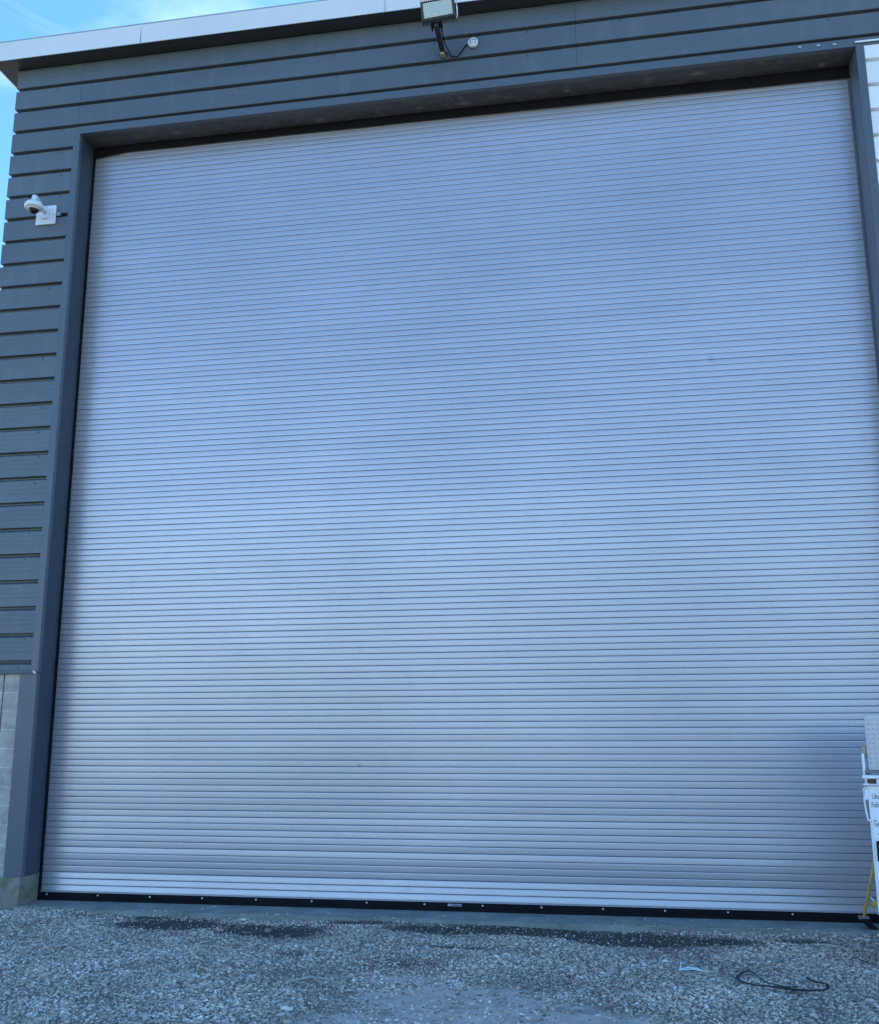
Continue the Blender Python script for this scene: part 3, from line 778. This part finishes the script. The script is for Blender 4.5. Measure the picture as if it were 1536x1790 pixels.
# wheels and stand of the trailer
box('chassis', M['steel'], tr, 0.10, 1.8, 0.10, 0.75, 0.26, 0.338)
for xx in (0.45, 1.45):
    wh = lathe('wheel', M['tyre'], tr, [(0.0, -0.07), (0.16, -0.07), (0.24, -0.085), (0.335, -0.07), (0.355, -0.04), (0.355, 0.04), (0.335, 0.07), (0.24, 0.085), (0.16, 0.07), (0.0, 0.07)], 28,
               Matrix.Translation(Vector((xx, 0.42, 0.205))) @ Matrix.Rotation(R(90), 4, 'Y'))
    for s in (-1, 1):
        lathe('rim', M['fascia'], wh, [(0.0, 0.088*s), (0.08, 0.088*s), (0.155, 0.076*s), (0.155, 0.068*s), (0.0, 0.068*s)], 20,
              Matrix.Translation(Vector((xx, 0.42, 0.205))) @ Matrix.Rotation(R(90), 4, 'Y'))

# ------------------------------------------------------------------ yellow stand behind the trailer
ys = thing('folding_stand', 'yellow folding stand with dark feet by the door bottom behind the trailer', 'stand', (8.56, 0.08, 0.003))
tube('leg', M['yellow'], ys, [(-0.012, 0.0, 0.10), (0.12, 0.03, 0.56), (0.30, 0.10, 1.16)], 0.014, 8)
tube('leg', M['yellow'], ys, [(0.45, 0.0, 0.08), (0.38, 0.05, 0.6), (0.30, 0.10, 1.16)], 0.014, 8)
tube('brace', M['galv'], ys, [(0.05, 0.02, 0.29), (0.13, 0.03, 0.19), (0.30, 0.03, 0.10)], 0.009, 6)
box('cross_bar', M['yellow'], ys, 0.06, 0.44, 0.01, 0.035, 0.19, 0.235, 0.004)
box('foot', M['steel'], ys, -0.06, 0.03, -0.03, 0.04, 0.075, 0.105, 0.006)
box('foot', M['steel'], ys, 0.40, 0.49, -0.03, 0.04, 0.001, 0.08, 0.006)
bm = bmesh.new()
vs = [bm.verts.new(c) for c in ((-0.05, -0.03, 0.085), (0.02, -0.03, 0.085), (0.10, -0.05, 0.001), (0.02, -0.05, 0.001), (-0.05, 0.03, 0.085), (0.02, 0.03, 0.085), (0.10, 0.05, 0.001), (0.02, 0.05, 0.001))]
for q in ((0, 1, 2, 3), (7, 6, 5, 4), (0, 4, 5, 1), (1, 5, 6, 2), (2, 6, 7, 3), (3, 7, 4, 0)): bm.faces.new([vs[i] for i in q])
bmesh.ops.recalc_face_normals(bm, faces=bm.faces[:])
link('foot', to_mesh('foot', bm), M['black'], ys)

# ------------------------------------------------------------------ concrete apron in front of the door
ap = bpy.data.objects.new('concrete_apron', None); COL.objects.link(ap); ap['kind'] = 'structure'
for a, b in ((-0.004, 3.875), (3.882, 8.505), (8.512, W+0.004)):
    bm = bmesh.new(); N = 60; top, bot = [], []
    for i in range(N+1):
        x = a + (b-a)*i/N
        yf = -0.115 + 0.045*mnoise.noise(Vector((x*1.1, 3.3, 0))) + 0.02*mnoise.noise(Vector((x*6, 1.3, 0)))
        top.append((bm.verts.new((x, yf, -0.0005)), bm.verts.new((x, 1.2, -0.0005)), bm.verts.new((x, yf-0.02, -0.2)), bm.verts.new((x, 1.2, -0.2))))
    for u, v in zip(top, top[1:]):
        bm.faces.new((u[0], v[0], v[1], u[1])); bm.faces.new((u[2], v[2], v[0], u[0])); bm.faces.new((u[2], u[3], v[3], v[2]))
    for q in (top[0], top[-1]): bm.faces.new((q[0], q[1], q[3], q[2]))
    bmesh.ops.recalc_face_normals(bm, faces=bm.faces[:])
    link('slab', to_mesh('slab', bm), M['apron'], ap)
box('floor_inside', M['apron'], ap, -0.9, XR-0.1, 1.202, YB-0.1, -0.2, -0.001)

# ------------------------------------------------------------------ ground
def gz(x, y):
    """gentle height of the gravel"""
    return -0.032 + 0.012*np.sin(x*1.7+0.4)*np.cos(y*1.3) + 0.008*np.sin(x*3.9+y*2.7) - 0.020*field(MUD, x, y) - 0.018*field(SILT, x, y)

bm = bmesh.new()
xs = np.concatenate([[-400, -150, -60, -25, -12], np.arange(-6, 16.01, 0.12), [22, 40, 80, 170, 400]])
ys_ = np.concatenate([[-400, -150, -70, -35, -20, -14], np.arange(-10, 0.61, 0.1), [6, 20, 60, 150, 400]])
GX, GY = np.meshgrid(xs, ys_)
inner = (GX > -6.1) & (GX < 16.1) & (GY > -10.1) & (GY < 0.65)
GZ = np.where(inner, gz(GX, GY), -0.035)
GZ = np.where(GY > 0.2, -0.06, GZ)
nx, ny = len(xs), len(ys_)
verts = np.stack([GX, GY, GZ], -1).reshape(-1, 3)
faces = [(j*nx+i, j*nx+i+1, (j+1)*nx+i+1, (j+1)*nx+i) for j in range(ny-1) for i in range(nx-1)]
bm.free()
me = bpy.data.meshes.new('ground'); me.from_pydata(verts.tolist(), [], faces)
for nm, lst in (('mud', MUD), ('silt', SILT)):
    at_ = me.attributes.new(nm, 'FLOAT', 'POINT')
    at_.data.foreach_set('value', np.where(inner, field(lst, GX, GY), 0).reshape(-1).astype(np.float32))
for p in me.polygons: p.use_smooth = True
gr = link('ground', me, M['ground']); gr['kind'] = 'structure'

# loose stones: hundreds of thousands, scattered by geometry nodes over computed points
rng = np.random.default_rng(5)
def vnoise(x, y, s, seed):
    r = np.random.default_rng(seed); t = r.random((64, 64))
    u, v = x*s, y*s
    i, j = np.floor(u).astype(int), np.floor(v).astype(int); fu, fv = u-i, v-j
    fu, fv = fu*fu*(3-2*fu), fv*fv*(3-2*fv)
    g = lambda a, b: t[a % 64, b % 64]
    return (g(i, j)*(1-fu)+g(i+1, j)*fu)*(1-fv)+(g(i, j+1)*(1-fu)+g(i+1, j+1)*fu)*fv
def scatter(n, x0, x1, y0, y1):
    x = rng.uniform(x0, x1, n); y = rng.uniform(y0, y1, n)
    mud, silt = field(MUD, x, y), field(SILT, x, y)
    nn = 0.5*vnoise(x, y, 1.6, 1)+0.3*vnoise(x, y, 5, 2)+0.2*vnoise(x, y, 13, 3)
    keep = 1 - np.clip((mud+nn-0.78)*2.6, 0, 0.86) - np.clip((silt+nn-0.74)*2.4, 0, 0.86)
    keep *= np.clip(0.55+0.9*nn, 0, 1)
    k = rng.random(n) < keep
    x, y = x[k], y[k]
    # not under the slab, the footing
    k = (y < -0.10 + 0.03*np.sin(x*5)) | (rng.random(len(x)) < 0.035*np.exp((y+0.1)*-7))
    k &= ~((x < 0.02) & (y > -0.03)); k &= y < 0.30
    x, y = x[k], y[k]
    z = gz(x, y) + rng.uniform(-0.004, 0.006, len(x))
    z = np.where(y > -0.115, 0.002, z)
    s = np.clip(rng.lognormal(0, 0.5, len(x)), 0.35, 2.6)*0.0072
    s = np.where(y > -0.115, s*0.6, s)*(1-0.45*np.clip(field(MUD, x, y)*1.3, 0, 1))
    return np.stack([x, y, z], -1), s
parts = [scatter(480000, -2.2, 11.5, -5.2, 0.3), scatter(60000, -6, 16, -8.6, -5.2), scatter(30000, -6, -2.2, -5.2, 0.3), scatter(30000, 11.5, 16, -5.2, 0.0)]
q_ = scatter(3500, -2.2, 11.5, -5.2, -0.15); parts.append((q_[0], q_[1]*1.9))
P_ = np.concatenate([a for a, b in parts]); S_ = np.concatenate([b for a, b in parts])
me = bpy.data.meshes.new('gravel'); me.vertices.add(len(P_)); me.vertices.foreach_set('co', P_.reshape(-1).astype(np.float32))
a_ = me.attributes.new('size', 'FLOAT', 'POINT'); a_.data.foreach_set('value', S_.astype(np.float32))
gv = link('gravel', me, M['stone']); gv['kind'] = 'stuff'
stones = bpy.data.collections.new('stone_shapes')          # source shapes, not part of the scene
for i in range(7):
    bm = bmesh.new(); bmesh.ops.create_icosphere(bm, subdivisions=1, radius=1.0)
    rr = random.Random(50+i); sc_ = (rr.uniform(.9, 1.35), rr.uniform(.7, 1.0), rr.uniform(.45, .75))
    for v in bm.verts:
        k = rr.uniform(0.72, 1.22); v.co = Vector((v.co.x*sc_[0]*k, v.co.y*sc_[1]*k, v.co.z*sc_[2]*k))
    o = bpy.data.objects.new('stone', to_mesh('stone', bm)); o.data.materials.append(M['stone']); stones.objects.link(o)
ng = bpy.data.node_groups.new('gravel_nodes', 'GeometryNodeTree')
ng.interface.new_socket('Geometry', in_out='INPUT', socket_type='NodeSocketGeometry')
ng.interface.new_socket('Geometry', in_out='OUTPUT', socket_type='NodeSocketGeometry')
N, L = ng.nodes, ng.links
gi, go = N.new('NodeGroupInput'), N.new('NodeGroupOutput')
m2p = N.new('GeometryNodeMeshToPoints'); ip = N.new('GeometryNodeInstanceOnPoints')
ci = N.new('GeometryNodeCollectionInfo'); ci.inputs['Collection'].default_value = stones
ci.inputs['Separate Children'].default_value = True; ci.inputs['Reset Children'].default_value = True
rv = N.new('FunctionNodeRandomValue'); rv.data_type = 'FLOAT_VECTOR'
rv.inputs[0].default_value = (-0.5, -0.5, 0); rv.inputs[1].default_value = (0.5, 0.5, 6.283)
na = N.new('GeometryNodeInputNamedAttribute'); na.data_type = 'FLOAT'; na.inputs['Name'].default_value = 'size'
L.new(gi.outputs[0], m2p.inputs['Mesh']); L.new(m2p.outputs[0], ip.inputs['Points'])
L.new(ci.outputs[0], ip.inputs['Instance']); ip.inputs['Pick Instance'].default_value = True
L.new(rv.outputs[0], ip.inputs['Rotation']); L.new(na.outputs[0], ip.inputs['Scale'])
L.new(ip.outputs[0], go.inputs[0])
md = gv.modifiers.new('scatter', 'NODES'); md.node_group = ng

# ------------------------------------------------------------------ things lying on the gravel
G = -0.018
pts = [(7.30, -1.66, G+.004), (7.24, -1.74, G+.012), (7.175, -1.90, G+.008), (7.19, -2.02, G+.005), (7.28, -2.11, G+.006), (7.40, -2.15, G+.010), (7.52, -2.19, G+.006),
       (7.64, -2.22, G+.010), (7.73, -2.21, G+.012), (7.79, -2.13, G+.010), (7.80, -2.03, G+.014), (7.73, -1.93, G+.006), (7.69, -1.84, G+.008)]
bm = bmesh.new(); add_tube(bm, pts, [0.009, 0.011, 0.013, 0.012, 0.011, 0.014, 0.020, 0.018, 0.014, 0.012, 0.012, 0.016, 0.010], 8, 0.4)
tag(link('strap', to_mesh('strap', bm, True), M['strapm']), 'bent black strap lying on the gravel at lower right', 'strap')
bm = bmesh.new(); add_tube(bm, [(7.29, -1.67, G+.01), (7.33, -1.84, G+.012), (7.36, -2.02, G+.010), (7.50, -2.16, G+.012), (7.58, -2.12, G+.01)], 0.004, 6)
tag(link('cord', to_mesh('cord', bm, True), M['strapm']), 'thin black cord lying along the bent black strap on the gravel', 'cord')
zt_ = thing('zip_tie', 'pale blue zip tie bundle lying on the gravel left of the black strap', 'zip tie', (6.78, -1.70, G+0.006))
for pp in ([(-.02, -.06, 0), (-.01, .02, .012), (.0, .10, .03), (.01, .13, .02)], [(-.03, -.02, 0), (.05, .0, .015), (.12, -.02, .012), (.15, -.06, .004)], [(-.02, -.03, 0), (.04, -.03, .006), (.09, -.03, .01), (.13, -.05, .004)]):
    tube('strip', M['cyan'], zt_, pp, 0.0045, 6)
def twig(x0, y0, x1, y1, r, label, bend=0.03):
    mx_, my_ = (x0+x1)/2, (y0+y1)/2+bend
    bm = bmesh.new(); add_tube(bm, [(x0, y0, G+.006), (mx_, my_, G+.014), (x1, y1, G+.008)], [r, r, r*0.5], 6)
    tag(link('twig', to_mesh('twig', bm, True), M['twig']), label, 'twig', 'dry stalks lying on the gravel')
twig(1.02, -0.75, 1.27, -0.70, .005, 'short pale stalk near the left end of the door, nearest the footing')
twig(0.85, -0.98, 1.22, -1.00, .004, 'long thin pale stalk on gravel in front of the concrete footing')
twig(3.86, -2.52, 4.10, -2.44, .006, 'pale curved stalk on the gravel at lower centre left', .07)
twig(1.83, -0.12, 1.93, -0.20, .006, 'stubby white stalk beside the dark mud patch by the apron')
twig(7.95, -0.62, 8.25, -0.80, .007, 'brown stalk on the gravel in front of the white trailer')
twig(3.75, -0.72, 3.95, -0.62, .004, 'thin stalk just right of the larger dark mud patch')
def rock(x, y, r, label):
    bm = bmesh.new(); bmesh.ops.create_icosphere(bm, subdivisions=3, radius=r)
    for v in bm.verts:
        k = 1+0.35*mnoise.noise(v.co*(1.6/r)+Vector((x, y, 0)))+0.1*mnoise.noise(v.co*(5/r))
        v.co = Vector((v.co.x*k*1.2, v.co.y*k, v.co.z*k*0.6))
    tag(link('rock', to_mesh('rock', bm), M['apron'], None, (x, y, G+r*0.15), (0, 0, random.random()*6)), label, 'rock', 'larger stones in the gravel')
rock(3.66, -1.30, 0.036, 'fist-sized flat stone on the gravel below the left mud patch')
rock(7.55, -1.28, 0.032, 'small pale stone on the gravel above the black strap')
rock(3.05, -0.78, 0.030, 'flat stone sitting inside the left mud patch')
rock(0.62, -0.72, 0.028, 'pale stone on the gravel close to the concrete footing')

# ------------------------------------------------------------------ unseen wooded rise opposite the door, added to darken the slats' reflection
bm = bmesh.new(); a_, NN = [], 160
for i in range(NN+1):
    x = -160 + 340*i/NN
    h = 2.2 + 1.6*mnoise.noise(Vector((x*0.05, 0, 0))) + 1.1*mnoise.noise(Vector((x*0.25, 4, 0))) + 2.6/(1+math.exp(-(x-2)/7))
    y = -68 + 5*mnoise.noise(Vector((x*0.03, 9, 0)))
    a_.append([bm.verts.new((x, y, -0.1)), bm.verts.new((x, y-2, h*0.7)), bm.verts.new((x, y-6, h)), bm.verts.new((x, y-30, -0.1))])
for u, v in zip(a_, a_[1:]):
    for q in range(3): bm.faces.new((u[q], u[q+1], v[q+1], v[q]))
M['wood'] = paint('added_foliage', (0.035, 0.05, 0.022), 0.9, 0.0, 0.4, 0.3)
hl = link('added_hills', to_mesh('added_hills', bm), M['wood']); hl['kind'] = 'structure'
